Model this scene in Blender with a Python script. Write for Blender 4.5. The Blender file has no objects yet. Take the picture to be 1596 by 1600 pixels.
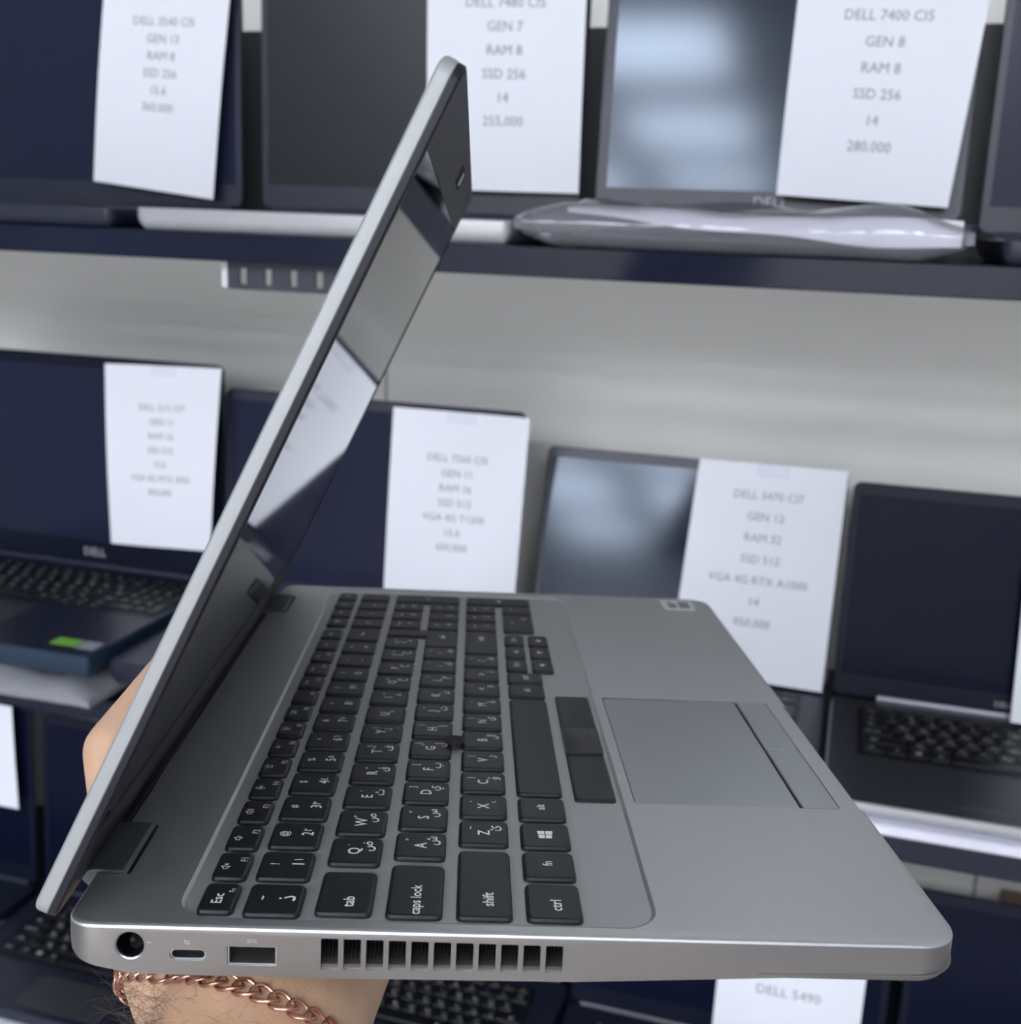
import bpy, bmesh, math, random
from mathutils import Vector, Matrix
from mathutils.bvhtree import BVHTree
random.seed(7)
C = bpy.context.scene.collection
SC = bpy.context.scene
PI = math.pi
H = 1.40                                   # eye height of the photographer above the shop floor

# ------------------------------------------------------------------ camera, world, lights, exposure
cam_d = bpy.data.cameras.new('camera')
cam = bpy.data.objects.new('camera', cam_d); C.objects.link(cam)
cam_d.sensor_fit = 'HORIZONTAL'; cam_d.sensor_width = 36.0; cam_d.lens = 41.29
cam_d.clip_start = 0.02; cam_d.clip_end = 60
cam_d.dof.use_dof = True; cam_d.dof.focus_distance = 0.352; cam_d.dof.aperture_fstop = 18.5
# rows: shelf direction, depth into the shelves, up, each in camera axes (right, down, forward)
F = Matrix(((0.9563, 0.1030, -0.2737), (0.2903, -0.2216, 0.9309), (0.0352, -0.9697, -0.2418)))
cm = Matrix.Identity(4)
for i in range(3):
    cm[i][0] = F[i][0]; cm[i][1] = -F[i][1]; cm[i][2] = -F[i][2]
cm[2][3] = H
cam.matrix_world = cm
SC.camera = cam

wd = bpy.data.worlds.new('shop_air'); SC.world = wd; wd.use_nodes = True
wd.node_tree.nodes['Background'].inputs[0].default_value = (0.62, 0.70, 0.86, 1)
wd.node_tree.nodes['Background'].inputs[1].default_value = 0.55
SC.view_settings.view_transform = 'Standard'
SC.view_settings.look = 'None'
SC.view_settings.gamma = 1.0
SC.view_settings.use_curve_mapping = False
SC.view_settings.exposure = 0.0

CEIL = 2.75
LAMP = 27.0                                 # luminance of the ceiling panels
PANEL_X = [(-1.78, 'far left'), (-0.93, 'centre left'), (0.15, 'centre right'), (1.25, 'far right')]
PANEL_Y = [(-2.5, 'nearest'), (-3.7, 'second'), (-4.9, 'third'), (-6.1, 'last')]

# ------------------------------------------------------------------ materials
def nodemat(name):
    m = bpy.data.materials.new(name); m.use_nodes = True
    return m, m.node_tree, m.node_tree.nodes['Principled BSDF']
def mat(name, col, rough=0.5, metal=0.0, spec=None, noise=0.0, nscale=40.0, bump=0.0, bscale=400.0,
        sss=0.0, coat=0.0, ior=None, emit=None, estr=0.0, alpha=1.0, tint=None):
    m, nt, b = nodemat(name)
    b.inputs['Base Color'].default_value = (*col, 1)
    b.inputs['Roughness'].default_value = rough
    b.inputs['Metallic'].default_value = metal
    if spec is not None: b.inputs['Specular IOR Level'].default_value = spec
    if tint: b.inputs['Specular Tint'].default_value = (*tint, 1)
    if ior: b.inputs['IOR'].default_value = ior
    if coat: b.inputs['Coat Weight'].default_value = coat; b.inputs['Coat Roughness'].default_value = 0.1
    if sss:
        b.inputs['Subsurface Weight'].default_value = sss
        b.inputs['Subsurface Radius'].default_value = (0.006, 0.002, 0.001)
        b.inputs['Subsurface Scale'].default_value = 0.6
    if emit: b.inputs['Emission Color'].default_value = (*emit, 1); b.inputs['Emission Strength'].default_value = estr
    if alpha < 1: b.inputs['Alpha'].default_value = alpha
    tc = nt.nodes.new('ShaderNodeTexCoord')
    if noise:
        n = nt.nodes.new('ShaderNodeTexNoise'); n.inputs['Scale'].default_value = nscale; n.inputs['Detail'].default_value = 5
        nt.links.new(tc.outputs['Object'], n.inputs['Vector'])
        r = nt.nodes.new('ShaderNodeMapRange')
        r.inputs['From Min'].default_value = 0.25; r.inputs['From Max'].default_value = 0.75
        r.inputs['To Min'].default_value = 1 - noise; r.inputs['To Max'].default_value = 1 + noise
        nt.links.new(n.outputs['Fac'], r.inputs['Value'])
        x = nt.nodes.new('ShaderNodeMix'); x.data_type = 'RGBA'; x.blend_type = 'MULTIPLY'; x.inputs[0].default_value = 1
        x.inputs[6].default_value = (*col, 1)
        nt.links.new(r.outputs['Result'], x.inputs[7]); nt.links.new(x.outputs[2], b.inputs['Base Color'])
    if bump:
        n2 = nt.nodes.new('ShaderNodeTexNoise'); n2.inputs['Scale'].default_value = bscale; n2.inputs['Detail'].default_value = 3
        nt.links.new(tc.outputs['Object'], n2.inputs['Vector'])
        bp = nt.nodes.new('ShaderNodeBump'); bp.inputs['Strength'].default_value = bump; bp.inputs['Distance'].default_value = 0.0005
        nt.links.new(n2.outputs['Fac'], bp.inputs['Height']); nt.links.new(bp.outputs['Normal'], b.inputs['Normal'])
    return m
def clear_plastic(name, tint, gloss_rough, fac, haze=0.0):
    m = bpy.data.materials.new(name); m.use_nodes = True; nt = m.node_tree; nt.nodes.clear()
    out = nt.nodes.new('ShaderNodeOutputMaterial')
    tr = nt.nodes.new('ShaderNodeBsdfTransparent'); tr.inputs[0].default_value = (*tint, 1)
    gl = nt.nodes.new('ShaderNodeBsdfGlossy'); gl.inputs['Roughness'].default_value = gloss_rough
    df = nt.nodes.new('ShaderNodeBsdfDiffuse'); df.inputs[0].default_value = (0.8, 0.82, 0.9, 1)
    m1 = nt.nodes.new('ShaderNodeMixShader'); m1.inputs[0].default_value = haze
    nt.links.new(tr.outputs[0], m1.inputs[1]); nt.links.new(df.outputs[0], m1.inputs[2])
    fr = nt.nodes.new('ShaderNodeLayerWeight'); fr.inputs['Blend'].default_value = fac
    m2 = nt.nodes.new('ShaderNodeMixShader')
    nt.links.new(fr.outputs['Fresnel'], m2.inputs[0]); nt.links.new(m1.outputs[0], m2.inputs[1]); nt.links.new(gl.outputs[0], m2.inputs[2])
    nt.links.new(m2.outputs[0], out.inputs[0])
    return m
M = dict(
    wall=mat('wall_paint', (0.90, 0.89, 0.84), 0.55, noise=0.03, nscale=3),
    floor=mat('floor_tile', (0.42, 0.40, 0.38), 0.35, noise=0.08, nscale=6),
    ceil=mat('ceiling_paint', (0.78, 0.78, 0.77), 0.8),
    groove=mat('panel_joint', (0.40, 0.40, 0.38), 0.7),
    gapshade=mat('gap_shade', (0.105, 0.11, 0.118), 0.5),  # dark grey standing in for shade in the gaps between upper laptops
    lamp=mat('lamp_diffuser', (0.9, 0.9, 0.9), 0.6, emit=(0.92, 0.96, 1.06), estr=LAMP),
    lampframe=mat('lamp_frame', (0.8, 0.8, 0.8), 0.4),
    shelf=mat('shelf_lacquer', (0.009, 0.012, 0.028), 0.14, spec=0.30, noise=0.15, nscale=8),
    bracket=mat('bracket_steel', (0.03, 0.035, 0.05), 0.4),
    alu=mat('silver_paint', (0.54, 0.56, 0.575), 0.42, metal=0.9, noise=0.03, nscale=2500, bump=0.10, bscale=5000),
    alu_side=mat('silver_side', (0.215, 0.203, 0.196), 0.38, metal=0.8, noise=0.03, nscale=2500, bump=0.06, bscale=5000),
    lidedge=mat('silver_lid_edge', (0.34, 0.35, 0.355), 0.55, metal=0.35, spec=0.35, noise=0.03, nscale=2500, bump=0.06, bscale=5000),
    tray=mat('keyboard_tray_grey', (0.40, 0.41, 0.42), 0.50, metal=0.55, noise=0.03, nscale=2500),
    pad=mat('touchpad_film', (0.46, 0.485, 0.51), 0.36, metal=0.85),
    hinge=mat('hinge_grey', (0.075, 0.083, 0.09), 0.4, metal=0.3),
    bezel=mat('bezel_black', (0.010, 0.010, 0.016), 0.45, spec=0.28),
    screen=mat('screen_dark', (0.003, 0.004, 0.008), 0.035, ior=1.6),
    key=mat('key_black', (0.007, 0.008, 0.011), 0.40, bump=0.05, bscale=6000),
    ink=mat('legend_white', (0.85, 0.87, 0.88), 0.5),
    ink2=mat('legend_grey', (0.42, 0.43, 0.44), 0.5),
    hole=mat('port_dark', (0.004, 0.004, 0.005), 0.6, spec=0.12),
    metal=mat('port_steel', (0.35, 0.35, 0.36), 0.3, metal=0.9),
    rubber=mat('stick_rubber', (0.012, 0.012, 0.013), 0.7, bump=0.3, bscale=1500),
    label=mat('label_white', (0.66, 0.68, 0.68), 0.5),
    labeldk=mat('label_print', (0.20, 0.21, 0.23), 0.5),
    green=mat('sticker_green', (0.22, 0.55, 0.07), 0.4),
    silver=mat('sticker_silver', (0.45, 0.47, 0.55), 0.35, metal=0.3),
    paper=mat('paper_white', (0.83, 0.85, 0.91), 0.7),
    print=mat('paper_ink', (0.26, 0.27, 0.32), 0.7),
    tape=clear_plastic('clear_tape', (0.97, 0.97, 0.98), 0.15, 0.08, 0.0),
    bgscreen=mat('display_matte', (0.006, 0.009, 0.022), 0.12, spec=0.52, tint=(0.74, 0.86, 1.0)),
    bgscreen3=mat('display_dim', (0.017, 0.020, 0.044), 0.18, spec=0.16),
    bgscreen4=mat('display_deep', (0.004, 0.006, 0.020), 0.18, spec=0.10),  # on the lowest shelf this darker tone also carries the shade there
    bghinge=mat('laptop_hinge_silver', (0.24, 0.24, 0.28), 0.4, metal=0.5),
    bgscreen2=mat('display_matte_grey', (0.012, 0.016, 0.020), 0.30, spec=0.3),
    bgbez=mat('display_bezel', (0.010, 0.013, 0.030), 0.38),
    bgbez2=mat('display_bezel_deep', (0.006, 0.008, 0.020), 0.35, spec=0.18),  # darker bezel; for the lowest shelf, shade is put into the colour
    bgdark=mat('laptop_shell_dark', (0.012, 0.016, 0.032), 0.38),
    bgblue=mat('laptop_shell_blue', (0.012, 0.030, 0.060), 0.36),
    bggrey=mat('laptop_shell_grey', (0.055, 0.058, 0.068), 0.42, metal=0.3),
    bgsilver=mat('laptop_shell_silver', (0.52, 0.53, 0.55), 0.32, metal=0.6),
    foam=mat('foam_sheet', (0.80, 0.80, 0.90), 0.8, noise=0.05, nscale=60, bump=0.3, bscale=300),
    foam2=mat('foam_wrap', (0.68, 0.69, 0.73), 0.7, noise=0.05, nscale=60, bump=0.3, bscale=300),
    bag=clear_plastic('clear_bag', (0.92, 0.91, 0.96), 0.07, 0.36, 0.16),
    bag2=clear_plastic('cloudy_bag', (0.80, 0.81, 0.86), 0.22, 0.30, 0.30),
    card=mat('cardboard', (0.20, 0.13, 0.09), 0.8, noise=0.1),
    carddark=mat('cardboard_dark', (0.03, 0.03, 0.03), 0.6),
    skin=None,
    copper=mat('rose_copper', (0.60, 0.32, 0.24), 0.22, metal=1.0),
    hair=mat('dark_hair', (0.055, 0.036, 0.026), 0.5),
)
def skin_mat():
    m, nt, b = nodemat('skin')
    tc = nt.nodes.new('ShaderNodeTexCoord')
    n = nt.nodes.new('ShaderNodeTexNoise'); n.inputs['Scale'].default_value = 45; n.inputs['Detail'].default_value = 6
    nt.links.new(tc.outputs['Object'], n.inputs['Vector'])
    cr = nt.nodes.new('ShaderNodeValToRGB')
    cr.color_ramp.elements[0].position = 0.3; cr.color_ramp.elements[0].color = (0.49, 0.295, 0.185, 1)
    cr.color_ramp.elements[1].position = 0.7; cr.color_ramp.elements[1].color = (0.62, 0.41, 0.27, 1)
    nt.links.new(n.outputs['Fac'], cr.inputs[0]); nt.links.new(cr.outputs[0], b.inputs['Base Color'])
    b.inputs['Roughness'].default_value = 0.48
    b.inputs['Subsurface Weight'].default_value = 0.12
    b.inputs['Subsurface Radius'].default_value = (0.006, 0.002, 0.001); b.inputs['Subsurface Scale'].default_value = 0.5
    v = nt.nodes.new('ShaderNodeTexVoronoi'); v.inputs['Scale'].default_value = 900
    nt.links.new(tc.outputs['Object'], v.inputs['Vector'])
    bp = nt.nodes.new('ShaderNodeBump'); bp.inputs['Strength'].default_value = 0.15; bp.inputs['Distance'].default_value = 0.0004
    nt.links.new(v.outputs['Distance'], bp.inputs['Height']); nt.links.new(bp.outputs['Normal'], b.inputs['Normal'])
    return m
M['skin'] = skin_mat()

# ------------------------------------------------------------------ helpers
def tag(o, label=None, cat=None, group=None, kind=None):
    if label: o['label'] = label
    if cat: o['category'] = cat
    if group: o['group'] = group
    if kind: o['kind'] = kind
    return o
def empty(name, mw=None):
    o = bpy.data.objects.new(name, None); C.objects.link(o); o.empty_display_size = 0.02
    if mw is not None: o.matrix_world = mw
    return o
def finish(me, smooth=35):
    if smooth:
        me.shade_smooth(); me.set_sharp_from_angle(angle=math.radians(smooth))
def link(name, me, mats, parent=None):
    o = bpy.data.objects.new(name, me); C.objects.link(o)
    if mats is not None and len(me.materials) == 0:
        for m in (mats if isinstance(mats, (list, tuple)) else [mats]): me.materials.append(m)
    if parent: o.parent = parent
    return o
def obj(name, bm, mats, parent=None, smooth=35, recalc=True):
    if recalc: bmesh.ops.recalc_face_normals(bm, faces=bm.faces[:])
    me = bpy.data.meshes.new(name); bm.to_mesh(me); bm.free()
    finish(me, smooth)
    return link(name, me, mats, parent)
def rrect(x0, x1, y0, y1, r, n=6):
    r = min(r, (x1-x0)/2-1e-6, (y1-y0)/2-1e-6); p = []
    for cx, cy, a in ((x1-r, y1-r, 0), (x0+r, y1-r, 90), (x0+r, y0+r, 180), (x1-r, y0+r, 270)):
        for i in range(n+1):
            t = math.radians(a+90*i/n); p.append((cx+r*math.cos(t), cy+r*math.sin(t)))
    return p
def inset(poly, d):
    n = len(poly); out = []
    for i in range(n):
        a = Vector(poly[i-1]); b = Vector(poly[i]); c = Vector(poly[(i+1) % n])
        e1 = (b-a).normalized(); e2 = (c-b).normalized()
        n1 = Vector((-e1.y, e1.x)); n2 = Vector((-e2.y, e2.x)); m = n1+n2
        if m.length < 1e-6: m = n1
        m.normalize(); k = d/max(0.35, m.dot(n1)); q = b+m*k; out.append((q.x, q.y))
    return out
def loft(bm, rings, caps=True, closed=False, mi=0):
    vs = [[bm.verts.new(p) for p in r] for r in rings]; n = len(vs[0]); fs = []
    rng = range(len(vs)) if closed else range(len(vs)-1)
    for i in rng:
        a, b = vs[i], vs[(i+1) % len(vs)]
        for j in range(n):
            fs.append(bm.faces.new((a[j], a[(j+1) % n], b[(j+1) % n], b[j])))
    if caps and not closed:
        fs.append(bm.faces.new(vs[0][::-1])); fs.append(bm.faces.new(vs[-1]))
    for f in fs: f.material_index = mi
    return vs
def slab(bm, poly, layers, mp=lambda x, y, z: (x, y, z), mi=0):
    """solid from a plan outline: layers of (inset, height)"""
    loft(bm, [[mp(x, y, z) for x, y in (inset(poly, d) if abs(d) > 1e-9 else poly)] for d, z in layers], mi=mi)
def box(bm, x0, x1, y0, y1, z0, z1, mp=lambda x, y, z: (x, y, z), mi=0):
    slab(bm, [(x0, y0), (x1, y0), (x1, y1), (x0, y1)], [(0, z0), (0, z1)], mp, mi)
def bevbox(bm, x0, x1, y0, y1, z0, z1, r=0.002, c=0.0006, mp=lambda x, y, z: (x, y, z), mi=0, n=4):
    slab(bm, rrect(x0, x1, y0, y1, r, n), [(c, z0), (0, z0+c), (0, z1-c), (c, z1)], mp, mi)
def tube(bm, pts, rad, seg=6, closed=False, mi=0):
    pts = [Vector(p) for p in pts]; n = len(pts); rings = []; prev = None
    for i, p in enumerate(pts):
        t = (pts[(i+1) % n]-pts[i-1]) if closed else (pts[min(i+1, n-1)]-pts[max(i-1, 0)])
        t.normalize()
        if prev is None:
            u = t.orthogonal().normalized()
        else:
            u = (prev-t*prev.dot(t)); u = u.normalized() if u.length > 1e-6 else t.orthogonal().normalized()
        prev = u; v = t.cross(u); r = rad[i] if isinstance(rad, (list, tuple)) else rad
        rings.append([p+u*(r*math.cos(2*PI*k/seg))+v*(r*math.sin(2*PI*k/seg)) for k in range(seg)])
    loft(bm, rings, caps=not closed, closed=closed, mi=mi)
def baked(o):
    dg = bpy.context.evaluated_depsgraph_get(); dg.update()
    return bpy.data.meshes.new_from_object(o.evaluated_get(dg))
def boolean(me, cut_bms, op='DIFFERENCE'):
    for bm in cut_bms:
        bmesh.ops.recalc_face_normals(bm, faces=bm.faces[:])
        a = bpy.data.objects.new('work', me); C.objects.link(a)
        cme = bpy.data.meshes.new('cut'); bm.to_mesh(cme); bm.free()
        b = bpy.data.objects.new('cut', cme); C.objects.link(b)
        md = a.modifiers.new('b', 'BOOLEAN'); md.operation = op; md.object = b; md.solver = 'EXACT'
        me2 = baked(a)
        bpy.data.objects.remove(a); bpy.data.objects.remove(b); me = me2
    return me
# --- lettering
FC = bpy.data.curves.new('lettering', 'FONT'); FC.resolution_u = 2; FC.offset = 0.0
GL = {}
def glyphs(s):
    """outline faces of a string, centred, cap height about 0.73"""
    if s in GL: return GL[s]
    FC.body = s; FC.offset = 0.011 if len(s) == 1 and s not in 'MN' or s in ('Esc', 'tab', 'caps lock', 'shift', 'ctrl', 'alt', 'fn') else 0.0
    o = bpy.data.objects.new('lettering', FC); C.objects.link(o)
    dg = bpy.context.evaluated_depsgraph_get(); dg.update()
    m = o.evaluated_get(dg).to_mesh()
    vs = [(v.co.x, v.co.y) for v in m.vertices]; fs = [tuple(p.vertices) for p in m.polygons]
    o.evaluated_get(dg).to_mesh_clear(); bpy.data.objects.remove(o)
    if vs:
        xs = [v[0] for v in vs]; ys = [v[1] for v in vs]
        mx = (min(xs)+max(xs))/2; w = max(xs)-min(xs); h = max(ys)-min(ys); my = (min(ys)+max(ys))/2
    else: mx = my = w = h = 0
    GL[s] = (vs, fs, mx, my, w, h); return GL[s]
def write(bm, s, size, mp, mi=1, vcentre=True, width=None):
    vs, fs, mx, my, w, h = glyphs(s)
    if width: size = width/w
    oy = my if vcentre else 0.36
    bv = [bm.verts.new(mp((x-mx)*size, (y-oy)*size)) for x, y in vs]
    for f in fs:
        try: bm.faces.new([bv[i] for i in f]).material_index = mi
        except ValueError: pass

# ------------------------------------------------------------------ the room
WALL_Y = 1.34
def struct(name, x0, x1, y0, y1, z0, z1, m):
    bm = bmesh.new(); box(bm, x0, x1, y0, y1, z0, z1)
    o = obj(name, bm, m, smooth=0); o['kind'] = 'structure'; return o
struct('floor', -4, 5, -7, WALL_Y+0.1, -0.08, 0, M['floor'])
struct('ceiling', -4, 5, -7, WALL_Y+0.1, CEIL, CEIL+0.08, M['ceil'])
struct('wall_back', -4, 5, WALL_Y, WALL_Y+0.1, 0, CEIL, M['wall'])
struct('wall_front', -4, 5, -7.1, -7, 0, CEIL, M['wall'])
struct('trim_1', -0.5615, -0.5585, WALL_Y-0.0015, WALL_Y+0.002, H-0.48, H-0.05, M['groove'])
struct('gap_shade_board', -1.9, 1.5, 1.200, 1.212, H-0.0187, H+0.186, M['gapshade'])  # added board, its dark colour imitates shaded wall between the upper laptops
struct('trim_2', 0.188, 0.192, WALL_Y-0.0015, WALL_Y+0.002, H-0.86, H-0.53, M['groove'])
for y, ny in PANEL_Y:
  for x, nx in PANEL_X:
    if ny == 'last' and nx == 'centre left': continue
    e = empty('ceiling_light', Matrix.Translation((x, y, CEIL)))
    tag(e, 'square white ceiling panel light, %s row from the shelves, %s column' % (ny, nx), 'ceiling light', 'ceiling panel lights')
    bm = bmesh.new(); bevbox(bm, -0.33, 0.33, -0.33, 0.33, -0.03, 0, 0.01, 0.003); obj('frame', bm, M['lampframe'], e)
    bm = bmesh.new(); box(bm, -0.30, 0.30, -0.30, 0.30, -0.034, -0.0305); obj('diffuser', bm, M['lamp'], e, smooth=0)

# ------------------------------------------------------------------ shelves
def shelf(label, x0, x1, y0, z0, z1, bracket=False):
    e = empty('display_shelf', Matrix.Translation((0, WALL_Y, H+z1)))
    tag(e, label, 'shelf', 'wall display shelves')
    mp = lambda x, y, z: (x, y-WALL_Y, z-z1)
    bm = bmesh.new(); slab(bm, [(x0, y0), (x1, y0), (x1, WALL_Y-0.001), (x0, WALL_Y-0.001)], [(0.0008, z0), (0, z0+0.0008), (0, z1-0.0008), (0.0008, z1)], mp)
    obj('board', bm, M['shelf'], e, smooth=0)
    if bracket:
        # perforated steel strip screwed under the front edge, slots cut through
        bm = bmesh.new(); bx0, bx1, yb, zt, zb = -0.5225, -0.40, 0.90, z0-0.0002, z0-0.0235
        slots = [(-0.508+0.0236*k, (-1 if k < 2 else 1)*0.0016) for k in range(5)]
        xs = [bx0]
        for c, _ in slots: xs += [c-0.0034, c+0.0034]
        xs += [bx1]
        for k in range(len(xs)-1):
            if k % 2 == 0: box(bm, xs[k], xs[k+1], yb, yb+0.003, zb, zt, mp)
            else:
                box(bm, xs[k], xs[k+1], yb, yb+0.003, zb, zb+0.0045, mp); box(bm, xs[k], xs[k+1], yb, yb+0.003, zt-0.0055, zt, mp)
        box(bm, bx0, bx1, yb+0.003, yb+0.025, zt-0.003, zt, mp)
        obj('perforated_bracket', bm, M['bracket'], e, smooth=0)['label'] = 'perforated dark steel bracket strip under the shelf edge'
        bm = bmesh.new(); box(bm, bx0-0.006, bx0-0.0005, yb+0.001, yb+0.02, zb+0.001, zt-0.001, mp)
        obj('bracket_end', bm, M['label'], e, smooth=0)
    return e
SU, SL, ST = -0.0188, -0.4942, -0.880
shelf('glossy black upper shelf above the bare wall strip', -1.9, 1.5, 0.88, -0.0417, SU, True)
shelf('glossy black middle shelf just behind the held silver laptop', -1.9, 1.5, 0.957, -0.5178, SL)
shelf('dark lowest shelf at the bottom edge of the photo', -1.9, 1.5, 0.90, -0.9035, ST)

# ------------------------------------------------------------------ keyboard of full-travel keys (mm in laptop axes)
KEYH = 0.0016
def strokes(name):
    c = lambda x, y, r, a0=0, a1=360, n=10: [(x+r*math.cos(math.radians(a0+(a1-a0)*k/n)), y+r*math.sin(math.radians(a0+(a1-a0)*k/n))) for k in range(n+1)]
    spk = [[(-1.5, -.5), (-.9, -.5), (0, -1.2), (0, 1.2), (-.9, .5), (-1.5, .5), (-1.5, -.5)]]
    if name == 'mute': return spk+[[(.6, -.5), (1.5, .5)], [(.6, .5), (1.5, -.5)]]
    if name == 'quiet': return spk+[c(0, 0, .9, -40, 40, 5)]
    if name == 'loud': return spk+[c(0, 0, .9, -40, 40, 5), c(0, 0, 1.6, -40, 40, 6)]
    if name == 'mic': return [[(-.4, .2), (-.4, 1.1), (0, 1.4), (.4, 1.1), (.4, .2), (0, -.1), (-.4, .2)], c(0, .3, .9, 180, 360, 7), [(0, -.6), (0, -1.3)], [(-.5, -1.3), (.5, -1.3)], [(1, -.6), (1.7, .2)], [(1, .2), (1.7, -.6)]]
    if name == 'keys': return [[(-.8, -.8), (.8, -.8), (.8, .6), (-.8, .6), (-.8, -.8)], [(-1.7, .9), (-1.2, 1.2)], [(1.7, .9), (1.2, 1.2)], [(0, 1.1), (0, 1.7)]]
    if name in ('dim', 'sun'):
        r = .45 if name == 'dim' else .7
        return [c(0, 0, r)]+[[(math.cos(a)*(r+.4), math.sin(a)*(r+.4)), (math.cos(a)*(r+(.5 if name == 'dim' else .9)), math.sin(a)*(r+(.5 if name == 'dim' else .9)))] for a in [k*PI/4 for k in range(8)]]
    return [[(-1.7, -.7), (-.2, -.7), (-.2, .8), (-1.7, .8), (-1.7, -.7)], [(.3, -.7), (1.7, -.7), (1.7, .6), (.3, .6), (.3, -.7)], [(-1.3, -1.1), (-.6, -1.1)]]
def key_mesh(w, d, legends, outline=None):
    bm = bmesh.new()
    p = outline or rrect(-d/2, d/2, -w/2, w/2, 0.0021, 4)
    slab(bm, p, [(0, 0), (0.00005, KEYH-0.0008), (0.00045, KEYH-0.00022), (0.0010, KEYH)])
    for s, u, v, size, mi in legends:
        if s.startswith('icon:'):
            for pl in strokes(s[5:]):
                for (x0, y0), (x1, y1) in zip(pl, pl[1:]):
                    q = Vector((x1-x0, y1-y0)); q = Vector((-q.y, q.x)).normalized()*0.13
                    bm.faces.new([bm.verts.new((-(b*size+v), a*size+u, KEYH+0.00003)) for a, b in ((x0+q.x, y0+q.y), (x0-q.x, y0-q.y), (x1-q.x, y1-q.y), (x1+q.x, y1+q.y))]).material_index = mi
            continue
        write(bm, s, size, lambda x, y, u=u, v=v: (-(y+v), x+u, KEYH+0.00003), mi)
    me = bpy.data.meshes.new('key')
    bmesh.ops.recalc_face_normals(bm, faces=[f for f in bm.faces if f.material_index == 0])
    bm.to_mesh(me); bm.free(); finish(me, 17)
    for m in (M['key'], M['ink'], M['ink2']): me.materials.append(m)
    return me
KEYS = []                                   # (mesh, x centre, y centre, is number pad)
def K(x, y, w, d, legends, pad=False, outline=None):
    KEYS.append((key_mesh(w*1e-3, d*1e-3, [(s, u*1e-3, v*1e-3, z*1e-3, mi) for s, u, v, z, mi in legends],
                          [(a*1e-3, b*1e-3) for a, b in outline] if outline else None), x*1e-3, y*1e-3, pad))
P = 19.14
XF, XN, XQ, XA, XZ, XC, XD = 37.3, 52.2, 71.0, 89.8, 108.7, 127.6, 136.2
KD = 15.3
fk = [('Esc', '🔒'), ('F1', 'icon:mute'), ('F2', 'icon:quiet'), ('F3', 'icon:loud'), ('F4', 'icon:mic'), ('F5', 'icon:keys'), ('F6', 'icon:dim'), ('F7', 'icon:sun'), ('F8', 'icon:screens'), ('F9', ''),
      ('F10', 'PrtScr'), ('F11', 'Home'), ('F12', 'End'), ('Ins', ''), ('Del', '')]
for i, (a, ic) in enumerate(fk):
    y = 13.6+17.85*i
    if i == 0: L = [('Esc', -1.2, 0.3, 4.0, 1), ('Fn', 3.2, -2.8, 2.2, 1)]
    elif i < 13: L = [(a, 3.0, -2.7, 3.0, 1)] + ([(ic, -1.2, 1.8, 1.05 if 'icon' in ic else 2.0, 1)] if ic else [])
    else: L = [(a, -1, 0.5, 2.6, 1)]
    K(XF, y, 15.4, 9.8, L)
for i, s in enumerate(['▦', '⏎', '↑', '↓']): K(XF, 284.3+16.5*i, 14.0, 9.8, [(s, 0, 0, 3, 1)], True)
shiftrow = '~!@#$%^&*()_+'; num = '`1234567890-='; ar = ' ١٢٣٤٥٦٧٨٩٠'
for i in range(13):
    L = [(shiftrow[i], 0, 3.3, 3.6, 1), (num[i] if i else 'ذ', 0.3 if i else 0, -3.3, 5.0 if i else 6.5, 1)]
    if 0 < i < 11: L.append((ar[i], 2.9, -3.1, 3.6, 1))
    K(XN, 32.4+P*(i-1), 16.4, KD, L)
K(XN, 264.2, 20.0, KD, [('⟵', 0, 0, 5, 1)])
for i, (a, b) in enumerate([('7', 'Num'), ('/', ''), ('*', ''), ('-', '')]): K(XN, 284.3+16.5*i, 14.0, KD, [(a, 0, -1, 4, 1)], True)
K(XQ, 18.0, 23.2, KD, [('tab', -5.5, -1.0, 4.4, 1)])
arq = 'ضصثقفغعهخحجد'; dq = "َ ً ُ ٌ لإ إ ‘ ÷ × ؛ < >".split(' ')
dq = ['ˏ', '″', '’', '״', 'لإ', 'إ', '‘', '÷', '×', '؛', '<', '>']
for i, ch in enumerate('QWERTYUIOP[]'):
    K(XQ, 42.3+P*i, 16.6, KD, [(ch, -0.6, 0.2, 5.2, 1), (arq[i], 2.6, -3.7, 4.8, 1), (dq[i], 3.2, 2.4, 3.2, 1)])
K(XA, 20.3, 28.6, KD, [('caps lock', -5.6, -0.6, 4.2, 1)])
ara = 'شسيبلاتنمكط'; da = ['ِ', 'ٍ', ']', '[', 'لأ', 'أ', 'ـ', '،', '/', ':', '"']
da = ['״', '״', ']', '[', 'لأ', 'أ', '−', '،', '/', ':', '"']
for i, ch in enumerate("ASDFGHJKL;'"):
    K(XA, 47.0+P*i, 16.6, KD, [(ch, -0.6, 0.0, 5.2, 1), (ara[i], 2.6, -3.8, 4.8, 1), (da[i], 3.0, 4.2, 3.2, 1)])
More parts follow.
